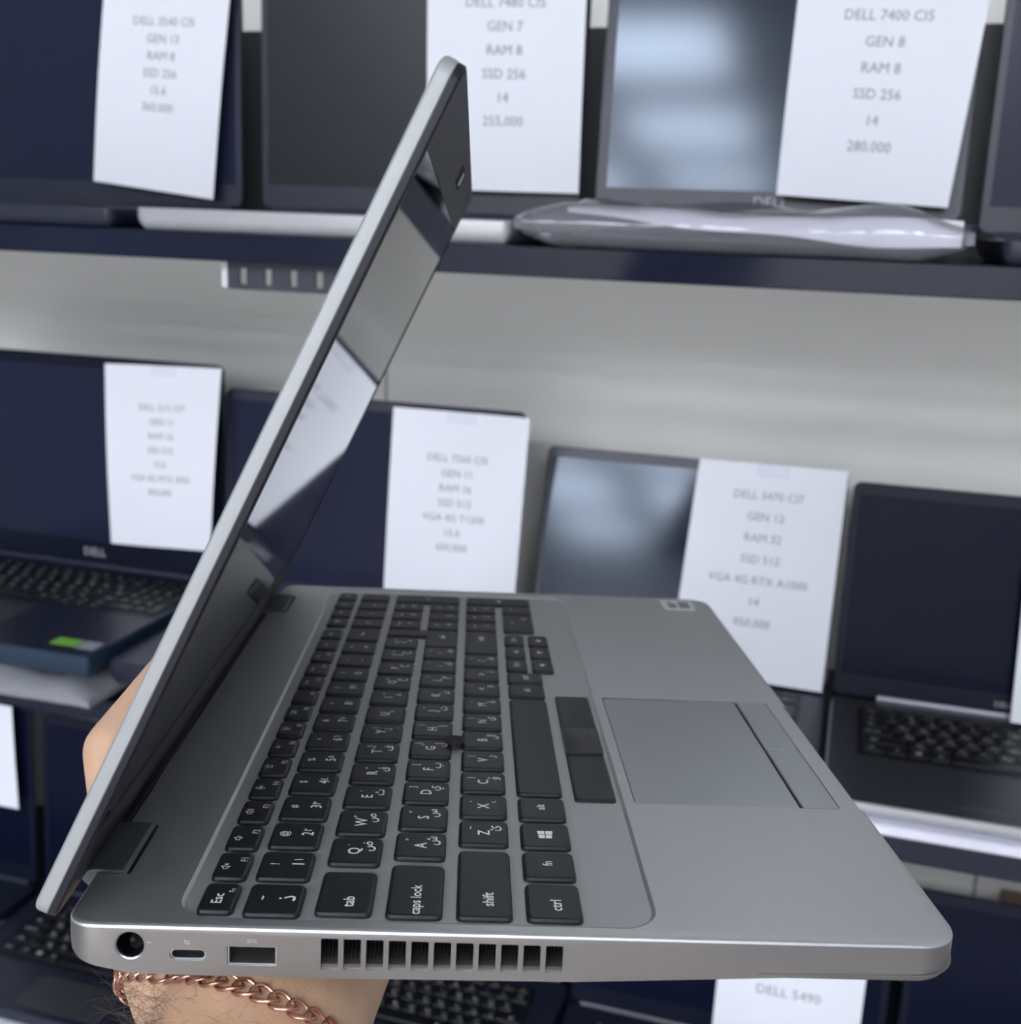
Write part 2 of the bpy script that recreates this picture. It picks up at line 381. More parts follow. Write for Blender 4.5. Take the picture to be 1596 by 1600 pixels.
# the return key is L-shaped: wide in its lower row
ent = [(x-XA+0.0, y-261.5) for x, y in ((63.4, 264.2), (82.2, 264.2), (82.2, 248.2), (97.4, 248.2), (97.4, 274.6), (63.4, 274.6))]
K(XA, 261.5, 0, 0, [('↵', 2, 0, 6, 1)], False, ent)
K(XZ, 25.2, 38.4, KD, [('shift', -9.5, -1.0, 4.4, 1)])
arz = ['ئ', 'ء', 'ؤ', 'ر', 'لا', 'ى', 'ة', 'و', 'ز', 'ظ']; dz = ['~', 'ْ', '{', '}', 'لآ', 'آ', '’', ',', '.', '؟']
dz = ['~', 'ˆ', '}', '{', '', 'آ', '’', ',', '.', '؟']
for i, ch in enumerate('ZXCVBNM<>?'):
    K(XZ, 56.6+P*i, 16.6, KD, [(ch, -0.6, 0.0, 5.2, 1), (arz[i], 2.6, -3.8, 4.8, 1)]+([(dz[i], 2.6, 4.0, 3.2, 1)] if dz[i] else []))
K(XZ, 257.0, 35.2, KD, [('shift', 6, 0, 4.2, 1)])
K(XC, 15.8, 19.6, KD, [('ctrl', -2.4, -0.6, 4.4, 1)])
K(XC, 36.6, 16.6, KD, [('fn', 0.6, 0.4, 4.0, 1)])
K(XC, 55.8, 16.6, KD, [('⊞', 0, 0, 0.01, 1)])
WINKEY = len(KEYS)-1
K(XC, 75.0, 16.6, KD, [('alt', 0.6, 0.4, 4.0, 1)])
K(XC, 132.5, 93.6, KD, [])
K(XC, 190.2, 15.2, KD, [('alt', 0, 0, 4.0, 1)])
K(XC, 206.6, 14.4, KD, [('ctrl', 0, 0, 4.0, 1)])
for i, s in enumerate(['PgUp', '▲', 'PgDn']): K(124.6, 224.6+19.2*i, 16.8, 9.4, [(s, 0, 0, 3.0, 1)])
for i, s in enumerate(['◀', '▼', '▶']): K(XD, 224.6+19.2*i, 16.8, 9.6, [(s, 0, 0, 3.4, 1)])
for r, (x, ks) in enumerate([(XQ, '789'), (XA, '456'), (XZ, '123')]):
    for i, s in enumerate(ks): K(x, 284.3+16.5*i, 14.0, KD, [(s, 1.0, -3.0, 4.4, 1), (['Home', '▲', 'PgUp', '◀', '', '▶', 'End', '▼', 'PgDn'][r*3+i], 0, 3.0, 2.2, 1)], True)
K(80.4, 333.8, 14.0, 34.2, [('+', 0, 0, 5, 1)], True)
K(118.1, 333.8, 14.0, 34.2, [('↵', 0, 0, 5, 1)], True)
K(XC, 292.5, 30.4, KD, [('0', 8, -3, 4.4, 1), ('Ins', 0, 3, 2.4, 1)], True)
K(XC, 317.3, 14.0, KD, [('.', 1, -3, 5.5, 1), ('Del', 0, 3, 2.2, 1)], True)
def winlogo(me):
    bm = bmesh.new(); bm.from_mesh(me)
    for f in [f for f in bm.faces if f.material_index == 1]: bm.faces.remove(f)
    def q(u, v): # slightly skewed four-pane flag
        s = 0.82+0.18*(u+2.4)/4.8
        return bm.verts.new((-(v*s)*1e-3, u*1e-3, KEYH+0.00003))
    for u0, u1 in ((-2.4, -0.2), (0.15, 2.5)):
        for v0, v1 in ((-2.4, -0.15), (0.15, 2.4)):
            bm.faces.new((q(u0, v0), q(u1, v0), q(u1, v1), q(u0, v1))).material_index = 1
    bm.to_mesh(me); bm.free()
winlogo(KEYS[WINKEY][0])
def place_keys(parent, dx, dy, z, pad=True, hide=()):
    for me, x, y, isp in KEYS:
        if isp and not pad: continue
        o = bpy.data.objects.new('key', me); C.objects.link(o); o.parent = parent; o.location = (x+dx, y+dy, z)

# ------------------------------------------------------------------ lid builder, shared by every laptop
def make_lid(par, org, s, n, W, L, th, bz, mats, logo=None, logomat=None, webcam=False, logow=0.030, r=0.008, holdglass=0.0004):
    """org: lower left corner of the inner face; s: up along the lid; n: outward (back); bz: side, top, bottom bezel"""
    org, s, n = Vector(org), Vector(s).normalized(), Vector(n).normalized(); yv = Vector((0, 1, 0))
    mp = lambda a, y, d: tuple(org+s*a+yv*y+n*d)
    lipm, bezm, scrm = mats
    bm = bmesh.new(); out = rrect(0, L, 0, W, r, 8)
    slab(bm, out, [(0.0004, 0.0021), (0, 0.0025), (0, th-0.0014), (0.0004, th-0.0005), (0.0014, th)], mp)
    cover = obj('lid_cover', bm, lipm, par)
    bm = bmesh.new()
    side, top, bot = bz
    o1 = inset(out, 0.0002); i1 = rrect(bot, L-top, side, W-side, 0.0006, 8)
    loft(bm, [[mp(x, y, 0.0022) for x, y in o1], [mp(x, y, 0.0005) for x, y in o1], [mp(x, y, 0) for x, y in inset(o1, 0.0006)],
              [mp(x, y, 0) for x, y in i1], [mp(x, y, 0.0022) for x, y in i1]], caps=False, closed=True)
    obj('bezel', bm, bezm, cover)
    bm = bmesh.new(); slab(bm, inset(i1, 0.00005), [(0, holdglass), (0, 0.0015)], mp)
    obj('display', bm, scrm, cover, smooth=0)
    if logo:
        bm = bmesh.new(); a0 = bot*0.52
        write(bm, logo, 0, lambda x, y: mp(a0+y, W/2+x, -0.00006), 0, width=logow)
        obj('logo', bm, logomat or M['ink2'], cover, smooth=0, recalc=False)
    if webcam:
        bm = bmesh.new(); box(bm, L-top*0.62, L-top*0.30, W/2-0.020, W/2+0.020, -0.00025, 0.0004, mp); obj('webcam_shutter', bm, M['hole'], cover)
        bm = bmesh.new(); bevbox(bm, L-top*0.58, L-top*0.34, W/2-0.002, W/2+0.008, -0.0006, 0.0002, 0.001, 0.0002, mp); obj('webcam_slider', bm, M['ink2'], cover)
    return cover

# ------------------------------------------------------------------ laptops on the shelves
def shelf_laptop(label, x0, x1, yh, zd, depth, thick, lid, tilt, base='bgdark', deck='bgdark', keys=None, scr='bgscreen3', bez='bgbez',
                 bz=(0.007, 0.012, 0.022), logo=None, group=None, lidm='bgdark', padm='bggrey', hingem='bgdark', silverhinge=False, logow=0.030):
    W = x1-x0
    mw = Matrix.Translation((x0, yh, H+zd)) @ Matrix(((0, 1, 0, 0), (-1, 0, 0, 0), (0, 0, 1, 0), (0, 0, 0, 1)))
    e = empty('laptop', mw); tag(e, label, 'laptop', group)
    bm = bmesh.new(); o = rrect(0, depth, 0, W, 0.008, 6)
    slab(bm, o, [(0.006, -thick), (0.0015, -thick*0.72), (0, -thick*0.45), (0, -0.0012), (0.0012, 0)])
    obj('base', bm, M[base], e)
    if deck != base:
        bm = bmesh.new(); slab(bm, inset(o, 0.0022), [(0, -0.0008), (0, 0.0002)]); obj('palm_rest', bm, M[deck], e, smooth=0)
    if keys:
        full = keys == 'full'
        kw = 0.347 if full else 0.279
        dy = (W-kw)/2
        bm = bmesh.new(); slab(bm, rrect(0.023, 0.138, dy, dy+kw, 0.004, 4), [(0, 0.0002), (0.0003, 0.0005)]); obj('keyboard_tray', bm, M['bezel'], e)
        place_keys(e, -0.0075, dy, 0.0005, full)
        py = W/2-0.0535-(0.02 if full else 0)
        bm = bmesh.new(); slab(bm, rrect(0.149, min(depth-0.012, 0.215), py, py+0.107, 0.003, 4), [(0, -0.0004), (0.0003, 0.0007)]); obj('touchpad', bm, M[padm], e)
    bm = bmesh.new()
    pts = [(-0.002, 0.012, 0.001), (-0.002, W-0.012, 0.001)] if not silverhinge else [(-0.002, 0.045, 0.003), (-0.002, W-0.02, 0.003)]
    tube(bm, pts, 0.0055, 10); obj('hinge', bm, M[hingem], e)
    t = math.radians(tilt)
    make_lid(e, (0.001, 0, 0.004), (-math.sin(t), 0, math.cos(t)), (-math.cos(t), 0, -math.sin(t)), W, lid, 0.006, bz,
             (M[lidm], M[bez], M[scr]), logo, M['ink2'] if logo else None, logow=logow)
    return e
GU, GL_, GT = 'laptops on the upper shelf', 'laptops on the middle shelf', 'laptops on the lowest shelf'
# upper shelf, left to right
shelf_laptop('black laptop with dark screen at the far left of the upper shelf', -0.977, -0.619, 1.10, -0.0015, 0.222, 0.0165, 0.235, 1, group=GU)
shelf_laptop('laptop with silver base and matte dark grey screen on the upper shelf', -0.5965, -0.2665, 1.10, -0.0005, 0.222, 0.0178, 0.225, 1,
             base='bgsilver', scr='bgscreen2', group=GU)
shelf_laptop('black laptop with light blobs reflected in its screen, base wrapped in clear plastic', -0.253, 0.0685, 1.10, 0.0085, 0.212, 0.0170, 0.222, 5,
             logo='DELL', scr='bgscreen', bz=(0.010, 0.012, 0.020), group=GU)
shelf_laptop('dark laptop cut off at the right edge of the upper shelf', 0.083, 0.415, 1.10, -0.0010, 0.222, 0.0172, 0.225, 1, group=GU)
# middle shelf
shelf_laptop('dark blue laptop with number pad and a green sticker by its front corner', -1.062, -0.705, 1.19, -0.436, 0.262, 0.024, 0.257, 2,
             base='bgblue', deck='bgdark', keys='full', logo='DELL', bez='bgbez2', bz=(0.008, 0.014, 0.030), group=GL_)
shelf_laptop('dark laptop whose tall screen stands right behind the far keyboard end', -0.702, -0.340, 1.185, -0.447, 0.232, 0.026, 0.243, 4,
             keys='full', logo='DELL', group=GL_)
shelf_laptop('small laptop with a bright light reflected in its blue-grey screen', -0.3265, -0.0005, 1.20, -0.468, 0.225, 0.0250, 0.227, 13.8,
             base='bgdark', keys='short', scr='bgscreen', group=GL_)
shelf_laptop('grey laptop with visible keyboard and touchpad at the right of the middle shelf', 0.0055, 0.338, 1.195, -0.470, 0.236, 0.0135, 0.222, 5,
             base='bgsilver', deck='bggrey', keys='short', logo='DELL', scr='bgscreen4', bez='bgbez2', hingem='bghinge', silverhinge=True, logow=0.017, group=GL_)
# lowest shelf
shelf_laptop('laptop at the lower left with white lettered keys, partly out of frame', -1.305, -0.955, 1.13, -0.860, 0.215, 0.019, 0.245, 3, keys='short', scr='bgscreen4', bez='bgbez2', group=GT)
shelf_laptop('black laptop on the lowest shelf hidden behind the raised lid and hand', -0.940, -0.605, 1.13, -0.860, 0.215, 0.019, 0.235, 3, keys='short', scr='bgscreen4', bez='bgbez2', group=GT)
shelf_laptop('black laptop on the lowest shelf whose keys show beside the wrist', -0.592, -0.252, 1.17, -0.862, 0.235, 0.017, 0.235, 3, keys='short', scr='bgscreen4', bez='bgbez2', group=GT)
shelf_laptop('black laptop on the lowest shelf just under the silver front edge', -0.243, 0.095, 1.14, -0.862, 0.225, 0.017, 0.210, 3, keys='short', scr='bgscreen4', bez='bgbez2', group=GT)
shelf_laptop('black laptop with plain dark screen at the lower right corner', 0.108, 0.450, 1.14, -0.862, 0.225, 0.017, 0.210, 3, keys='short', scr='bgscreen4', bez='bgbez2', group=GT)

# stickers on the palm rest of the blue laptop (children of it)
blue = [o for o in C.objects if o.name.startswith('laptop') and 'green sticker' in o.get('label', '')][0]
def on_blue(x, y): # world X, Y to the laptop's axes
    return 1.19-y, x+1.062
for nm, xa, xb, ya, yb, m in [('green_sticker', -0.765, -0.735, 0.948, 0.966, 'green'), ('silver_sticker', -0.733, -0.712, 0.946, 0.966, 'silver')]:
    a = on_blue(xa, yb); b = on_blue(xb, ya)
    bm = bmesh.new(); bevbox(bm, a[0], b[0], a[1], b[1], 0.0002, 0.0006, 0.0015, 0.0001); obj(nm, bm, M[m], blue)

# ------------------------------------------------------------------ specification sheets taped to the screens
def sheet(label, q, y_plane, lines, v0, dv, wfrac, tilt=2, group='printed specification sheets', bulge=0.0, off=0.0035, tape=True):
    """q: top-left, top-right, bottom-right, bottom-left as (X, z) on the lid plane"""
    e = empty('spec_sheet', Matrix.Translation(((q[2][0]+q[3][0])/2, y_plane, H+q[2][1])))
    tag(e, label, 'price sheet', group)
    base = e.matrix_world.translation; t = math.tan(math.radians(tilt)); zb = q[2][1]
    def at(u, v, d=0.0):
        tp = Vector(q[0]).lerp(Vector(q[1]), u); bt = Vector(q[3]).lerp(Vector(q[2]), u); p = bt.lerp(tp, v)
        y = y_plane+(p.y-zb)*t-off-bulge*math.sin(PI*v)*0.6-bulge*(1-v)**2-0.0008*math.sin(5*u+2*v)
        return (p.x-base.x, y-d-base.y, H+p.y-base.z)
    NX, NY = 8, 12
    bm = bmesh.new()
    fr = [[bm.verts.new(at(i/NX, j/NY, 0.0003)) for i in range(NX+1)] for j in range(NY+1)]
    bk = [[bm.verts.new(at(i/NX, j/NY, 0.0)) for i in range(NX+1)] for j in range(NY+1)]
    for j in range(NY):
        for i in range(NX):
            bm.faces.new((fr[j][i], fr[j][i+1], fr[j+1][i+1], fr[j+1][i])); bm.faces.new((bk[j][i], bk[j+1][i], bk[j+1][i+1], bk[j][i+1]))
    for a, b in [((0, i), (0, i+1)) for i in range(NX)]+[((NY, i+1), (NY, i)) for i in range(NX)]+[((j+1, 0), (j, 0)) for j in range(NY)]+[((j, NX), (j+1, NX)) for j in range(NY)]:
        bm.faces.new((fr[a[0]][a[1]], bk[a[0]][a[1]], bk[b[0]][b[1]], fr[b[0]][b[1]]))
    bmesh.ops.recalc_face_normals(bm, faces=bm.faces[:])
    wl = glyphs(lines[0])[4]; size = wfrac/wl if wl else 0.05      # in sheet widths
    asp = (Vector(q[1])-Vector(q[0])).length/(Vector(q[0])-Vector(q[3])).length
    for i, s in enumerate(lines):
        v = v0-dv*i
        write(bm, s, size, lambda x, y, v=v: at(0.5+x, v+y*asp, 0.00055), 1, vcentre=False)
    obj('paper', bm, [M['paper'], M['print']], e, smooth=40, recalc=False)
    if tape:
        bm = bmesh.new()
        for u0, u1, va, vb, d in ((0.40, 0.62, 0.94, 1.0, 0.0008),):
            f = [bm.verts.new(at(u, v, d)) for u, v in ((u0, va), (u1, va), (u1, vb), (u0, vb))]
            g = [bm.verts.new(at(u, v, d-0.0002)) for u, v in ((u0, va), (u1, va), (u1, vb), (u0, vb))]
            bm.faces.new(f); bm.faces.new(g[::-1])
            for k in range(4): bm.faces.new((f[k], g[k], g[(k+1) % 4], f[(k+1) % 4]))
        obj('tape', bm, M['tape'], e, smooth=0)
    return e
Y1 = 1.094
def sc(pts, y): return [(a*y, b*y) for a, b in pts]
sheet('white specification sheet tilted on the leftmost upper screen', sc([(-0.6985, 0.206), (-0.5685, 0.203), (-0.589, 0.0086), (-0.7163, 0.0221)], Y1), Y1,
      ['DELL 3540 CI5', 'GEN 13', 'RAM 8', 'SSD 256', '15.6', '360,000'], 0.785, 0.079, 0.48, tilt=1, bulge=0.006)
sheet('white specification sheet directly behind the top of the raised lid', sc([(-0.3835, 0.205), (-0.2450, 0.202), (-0.2427, 0.0234), (-0.378, 0.0235)], Y1), Y1,
      ['DELL 7480 CI5', 'GEN 7', 'RAM 8', 'SSD 256', '14', '255,000'], 0.845, 0.105, 0.50, tilt=1, bulge=0.004)
sheet('white specification sheet at upper right with its bottom edge curling forward', sc([(-0.0765, 0.207), (0.0665, 0.204), (0.0509, 0.0209), (-0.0792, 0.0269)], Y1), Y1,
      ['DELL 7400 CI5', 'GEN 8', 'RAM 8', 'SSD 256', '14', '280,000'], 0.765, 0.1075, 0.47, tilt=5, bulge=0.010)
sheet('white specification sheet on the dark blue laptop with the green sticker', sc([(-0.7205, -0.1527), (-0.590, -0.1489), (-0.6015, -0.3308), (-0.7155, -0.3351)], 1.18), 1.178,
      ['DELL G15 CI7', 'GEN 11', 'RAM 16', 'SSD 512', '15.6', 'VGA 4G RTX 3050', '850,000'], 0.775, 0.0775, 0.40, tilt=2, bulge=0.006)
sheet('white specification sheet just above the far end of the keyboard', sc([(-0.4125, -0.1726), (-0.2804, -0.1726), (-0.285, -0.345), (-0.4152, -0.3476)], 1.18), 1.176,
      ['DELL 7560 CI5', 'GEN 11', 'RAM 16', 'SSD 512', 'VGA 4G T1200', '15.6', '650,000'], 0.755, 0.08, 0.44, tilt=4, bulge=0.002)
sheet('white specification sheet on the small laptop with the bright reflection', sc([(-0.1297, -0.2011), (-0.0010, -0.2008), (-0.0039, -0.3878), (-0.1380, -0.3850)], 1.20), 1.192,
      ['DELL 5470 CI7', 'GEN 12', 'RAM 32', 'SSD 512', 'VGA 4G RTX A1000', '14', '950,000'], 0.855, 0.098, 0.465, tilt=13.8, bulge=0.002)
sheet('white specification sheet cut off by the right edge of the photo', [(0.172, -0.262), (0.318, -0.262), (0.323, -0.464), (0.177, -0.464)], 1.183,
      ['DELL 5420 CI5', 'GEN 11', 'RAM 16', 'SSD 256', '14', '450,000'], 0.80, 0.10, 0.46, tilt=5, bulge=0.004)
sheet('white specification sheet at the lower left edge of the photo', [(-1.112, -0.612), (-0.972, -0.612), (-0.966, -0.748), (-1.106, -0.748)], 1.125,
      ['DELL 7490', 'GEN 8', 'RAM 8'], 0.70, 0.14, 0.44, tilt=3, bulge=0.002)
sheet('white specification sheet under the front edge of the held laptop', [(-0.080, -0.722), (0.0705, -0.722), (0.0695, -0.850), (-0.0815, -0.850)], 1.132,
      ['DELL 5490', 'GEN 8'], 0.50, 0.40, 0.44, tilt=3, bulge=0.002)

# ------------------------------------------------------------------ foam and plastic wrapping
def wavy_slab(bm, x0, x1, y0, y1, z0, z1, amp, n=(40, 14), rnd=3, thick=None):
    """closed puffy sheet bag with crinkles"""
    random.seed(rnd); nx, ny = n
    ph = [(random.uniform(20, 90), random.uniform(20, 120), random.uniform(0, 6)) for _ in range(7)]
    def dz(x, y): return amp*sum(math.sin(a*x+b*y+c) for a, b, c in ph)/3.5
    def edge(t): return min(1, t*9, (1-t)*9)
    top, bot = [], []
    for j in range(ny+1):
        for L, z, s in ((top, z1, 1), (bot, z0, 0)):
            row = []
            for i in range(nx+1):
                u, v = i/nx, j/ny; x = x0+(x1-x0)*u; y = y0+(y1-y0)*v
                k = math.sqrt(max(0, edge(u)*edge(v))); mid = (z0+z1)/2
                zz = mid+(z-mid)*(0.25+0.75*k)+(dz(x, y)*k if s else 0)
                row.append(bm.verts.new((x+0.3*dz(y, x), y+0.4*dz(x*1.3, y), zz)))
            L.append(row)
    for j in range(ny):
        for i in range(nx):
            bm.faces.new((top[j][i], top[j][i+1], top[j+1][i+1], top[j+1][i])); bm.faces.new((bot[j][i], bot[j+1][i], bot[j+1][i+1], bot[j][i+1]))
    for i in range(nx):
        bm.faces.new((top[0][i], bot[0][i], bot[0][i+1], top[0][i+1])); bm.faces.new((top[ny][i], top[ny][i+1], bot[ny][i+1], bot[ny][i]))
    for j in range(ny):
        bm.faces.new((top[j][0], top[j+1][0], bot[j+1][0], bot[j][0])); bm.faces.new((top[j][nx], bot[j][nx], bot[j+1][nx], top[j+1][nx]))
# clear bag pulled over the base of the third upper laptop, foam sheet folded inside
e = empty('plastic_sleeve', Matrix.Translation((-0.095, 0.88, H+SU)))
tag(e, 'crinkled clear plastic sleeve with white foam around the base on the upper shelf', 'packaging')
sh = lambda x, y, z: (x+0.095, y-0.88, z-SU)
bm = bmesh.new(); wavy_slab(bm, -0.166, 0.160, -0.014, 0.085, 0.0006, 0.0330, 0.0048, (90, 14), 5); obj('film', bm, M['bag'], e, smooth=60)
bm = bmesh.new()
prof = []
for k in range(25):
    u = k/24; x = -0.222+0.279*u
    zt = 0.0115+0.0015*math.sin(9*u)-0.002*u; zb = 0.0075-0.0165*min(1, u*1.25)**0.8+0.0012*math.sin(14*u)
    prof.append((x, zt, zb))
rings = [[sh(x, y, z) for y, z in ((0.8775, zb), (0.8775, zt-0.001), (0.8795, zt), (0.8835, zt), (0.8835, zb))] for x, zt, zb in prof]
loft(bm, rings); obj('foam_edge', bm, M['foam2'], e, smooth=50)
# under the blue laptop: flat cloudy bag
bm = bmesh.new(); wavy_slab(bm, -0.18, 0.20, -0.02, 0.20, 0.0004, 0.0270, 0.0036, (80, 24), 11)
o = obj('plastic_bag', bm, M['bag2'], smooth=60); o.location = (-0.895, 0.935, H+SL)
tag(o, 'cloudy plastic bag lying under the dark blue laptop', 'packaging')
bm = bmesh.new(); bevbox(bm, 0, 0.42, 0, 0.20, 0, 0.0100, 0.004, 0.002)
o = obj('foam_sheet', bm, M['foam']); o.location = (0.030, 0.953, H+SL); tag(o, 'clean white foam sheet under the grey laptop at the right', 'packaging')
bm = bmesh.new(); bevbox(bm, 0, 0.60, 0, 0.18, 0, 0.0008, 0.004, 0.0002)
o = obj('foam_sheet', bm, M['foam']); o.location = (-1.32, 0.895, H+ST); tag(o, 'thin white foam sheet along the lowest shelf edge at lower left', 'packaging')
# box on the lowest shelf by the wall
e = empty('cardboard_box', Matrix.Translation((0.30, 1.27, H+ST))); tag(e, 'brown and black cardboard box against the wall at the lower right edge', 'box')
bm = bmesh.new(); bevbox(bm, -0.082, 0.12, -0.045, 0.06, 0, 0.115, 0.002, 0.001); obj('carton', bm, M['carddark'], e)
bm = bmesh.new(); bevbox(bm, -0.083, 0.121, -0.046, 0.061, 0.115, 0.150, 0.002, 0.001); obj('carton_lid', bm, M['card'], e)

# ------------------------------------------------------------------ the silver laptop held in the hand
RL = Matrix(((0.9490, -0.3151, -0.0090), (0.3150, 0.9470, 0.0631), (-0.0113, -0.0627, 0.9980)))
TL = Vector((-0.1817, 0.2233, H-0.1791))
LM = RL.to_4x4()
for i in range(3): LM[i][3] = TL[i]
D, W = 0.2363, 0.3591
lap = empty('laptop', LM)
tag(lap, 'silver laptop held up open in front of the shelves, keyboard and side ports showing', 'laptop')
def zprof(x):
    pts = [(-1, -6), (0.0, -6.4), (1.2, -8.9), (4, -10.5), (8.4, -11.9), (16.6, -13.6), (30, -13.9), (66, -13.9), (133, -13.2), (179, -11.0), (201, -9.9), (221, -8.8), (232, -7.9), (236.3, -7.2), (240, -6)]
    x *= 1e3
    for (a, b), (c, d) in zip(pts, pts[1:]):
        if a <= x <= c: return (b+(d-b)*(x-a)/(c-a))*1e-3
    return pts[-1][1]*1e-3
def outline(n=10):
    r1, r0 = 0.0115, 0.0075; p = []
    for cx, cy, a, r in ((D-r1, W-r1, 0, r1), (r0, W-r0, 90, r0), (r0, r0, 180, r0), (D-r1, r1, 270, r1)):
        for i in range(n+1):
            t = math.radians(a+90*i/n); p.append((cx+r*math.cos(t), cy+r*math.sin(t)))
    return p
bm = bmesh.new()
slab(bm, outline(), [(0.0, -0.020), (0, -0.0011), (0.00025, -0.0005), (0.0008, -0.0001), (0.0014, 0)])
bmesh.ops.recalc_face_normals(bm, faces=bm.faces[:])
me = bpy.data.meshes.new('base_housing'); bm.to_mesh(me); bm.free()
# trim to the side profile
xs = [-0.001, 0.0, 0.0006, 0.0012, 0.0025, 0.004, 0.006, 0.0084, 0.012, 0.0166, 0.022, 0.030, 0.066, 0.100, 0.133, 0.156, 0.179, 0.201, 0.221, 0.232, 0.2363, 0.240]
cut = bmesh.new()
pr = [(x, zprof(x)) for x in xs]+[(0.240, 0.01), (-0.001, 0.01)]
loft(cut, [[(x, -0.01, z) for x, z in pr], [(x, W+0.01, z) for x, z in pr]])
me = boolean(me, [cut], 'INTERSECT')
cuts = bmesh.new()
# keyboard well with sloping rim
slab(cuts, rrect(0.0272, 0.1556, 0.0043, W-0.0100, 0.010, 8), [(0.0016, -0.0010), (0, 0.0000), (0, 0.01)])
# touchpad and its buttons
slab(cuts, rrect(0.1590, 0.2282, 0.0832, 0.1870, 0.0015, 4), [(0, -0.0011), (0, 0.01)])
# hinge notches
for y0, y1 in ((0.0262, 0.0572), (W-0.0572, W-0.0262)): slab(cuts, rrect(-0.01, 0.0098, y0, y1, 0.001, 3), [(0, -0.0060), (0, 0.01)])
# finger scoop in the front edge
loft(cuts, [[(0.2344, y, 0.0), (0.2344, y, 0.004), (0.242, y, 0.004), (0.242, y, -0.0050), (0.2350, y, -0.0012)] for y in (0.0825, 0.1835)])
side = lambda x, z, d: (x, d, z)
def hole(poly, dep, flare=0.0003): loft(cuts, [[(x, -0.002, z) for x, z in poly], [(x, dep, z) for x, z in poly]])
JACK = (0.01715, -0.0059)
hole([(JACK[0]+0.0040*math.cos(2*PI*k/28), JACK[1]+0.0040*math.sin(2*PI*k/28)) for k in range(28)], 0.010)
hole(rrect(0.0273, 0.0367, -0.0097, -0.0066, 0.0015, 5), 0.0075)
hole(rrect(0.0421, 0.0549, -0.0108, -0.0053, 0.0003, 2), 0.012)
for k in range(11):
    x = 0.0663+0.00586*k; zt = -0.0026-0.00005*k
    hole(rrect(x, x+0.0045, -0.0114+0.00008*k, zt, 0.0003, 2), 0.006)
me = boolean(me, [cuts])
finish(me, 28)
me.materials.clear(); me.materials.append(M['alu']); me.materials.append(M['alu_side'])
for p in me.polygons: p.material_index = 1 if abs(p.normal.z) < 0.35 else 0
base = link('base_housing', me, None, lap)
# bottom cover: a shallow pan under the housing, its front edge showing below the seam
bm = bmesh.new()
def lower(x): return max(0.0, min(1.0, (x-0.125)/0.07))
def zlow(x): return zprof(x)-0.0003-0.0027*lower(x)+0.0016*max(0, (x-0.217)/0.02)**2
oi, oo, o2, o3 = inset(outline(), 0.0012), inset(outline(), -0.0003), inset(outline(), 0.0004), inset(outline(), 0.005)
def mixp(a, b): return (a[0]+(b[0]-a[0])*lower(a[0]), a[1]+(b[1]-a[1])*lower(a[0]))
rr = [[(*p, zprof(p[0])+0.0004) for p in oi]]
for dst, dz in ((oo, 0.0001), (oo, 0.0006)):
    rr.append([(*mixp(a, c), zprof(a[0])-0.0002-dz*lower(a[0])) for a, c in zip(oi, dst)])
rr.append([(*mixp(a, c), zlow(a[0])+0.0006*lower(a[0])) for a, c in zip(oi, o2)])
rr.append([(*p, zlow(p[0])-0.0001) for p in o3])
loft(bm, rr)
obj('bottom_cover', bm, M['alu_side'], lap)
bm = bmesh.new()
for k in range(1): slab(bm, rrect(0.1355, 0.1415, 0.004, 0.010, 0.003, 8), [(0.0, -0.0132), (0, -0.0145), (0.0006, -0.0149)])
obj('rubber_foot', bm, M['alu'], lap)
# charging socket
bm = bmesh.new()
def ring(r, y, n=28): return [(JACK[0]+r*math.cos(2*PI*k/n), y, JACK[1]+r*math.sin(2*PI*k/n)) for k in range(n)]
loft(bm, [ring(0.00395, 0.0003), ring(0.0036, 0.0010), ring(0.0034, 0.0095), ring(0.00395, 0.0098)], caps=False, closed=True)
o = obj('power_socket', bm, M['hole'], lap)
bm = bmesh.new(); loft(bm, [ring(0.00395, 0.0097), ring(0.00395, 0.0099)]); obj('socket_back', bm, M['hole'], o)
bm = bmesh.new(); loft(bm, [ring(0.0007, 0.0095, 12), ring(0.0007, 0.0030, 12), ring(0.0004, 0.0026, 12)]); obj('socket_pin', bm, M['rubber'], o)
bm = bmesh.new(); loft(bm, [ring(0.00397, 0.0001), ring(0.00397, 0.0007), ring(0.0036, 0.0012), ring(0.0036, 0.0003)], caps=False, closed=True); obj('socket_rim', bm, M['metal'], o)
# usb-c
bm = bmesh.new()
a = rrect(0.02735, 0.03665, -0.00965, -0.00665, 0.00145, 5); b = inset(a, 0.0004)
loft(bm, [[(x, 0.0005, z) for x, z in a], [(x, 0.0074, z) for x, z in a], [(x, 0.0074, z) for x, z in b], [(x, 0.0005, z) for x, z in b]], caps=False, closed=True)
o = obj('usb_c_port', bm, M['metal'], lap)
bm = bmesh.new(); slab(bm, rrect(0.0288, 0.0352, -0.00845, -0.00775, 0.0002, 2), [(0, 0.0012), (0, 0.0074)], lambda x, z, y: (x, y, z)); obj('tongue', bm, M['hole'], o)
bm = bmesh.new(); slab(bm, a, [(0, 0.0073), (0, 0.00748)], lambda x, z, y: (x, y, z)); obj('port_back', bm, M['hole'], o)
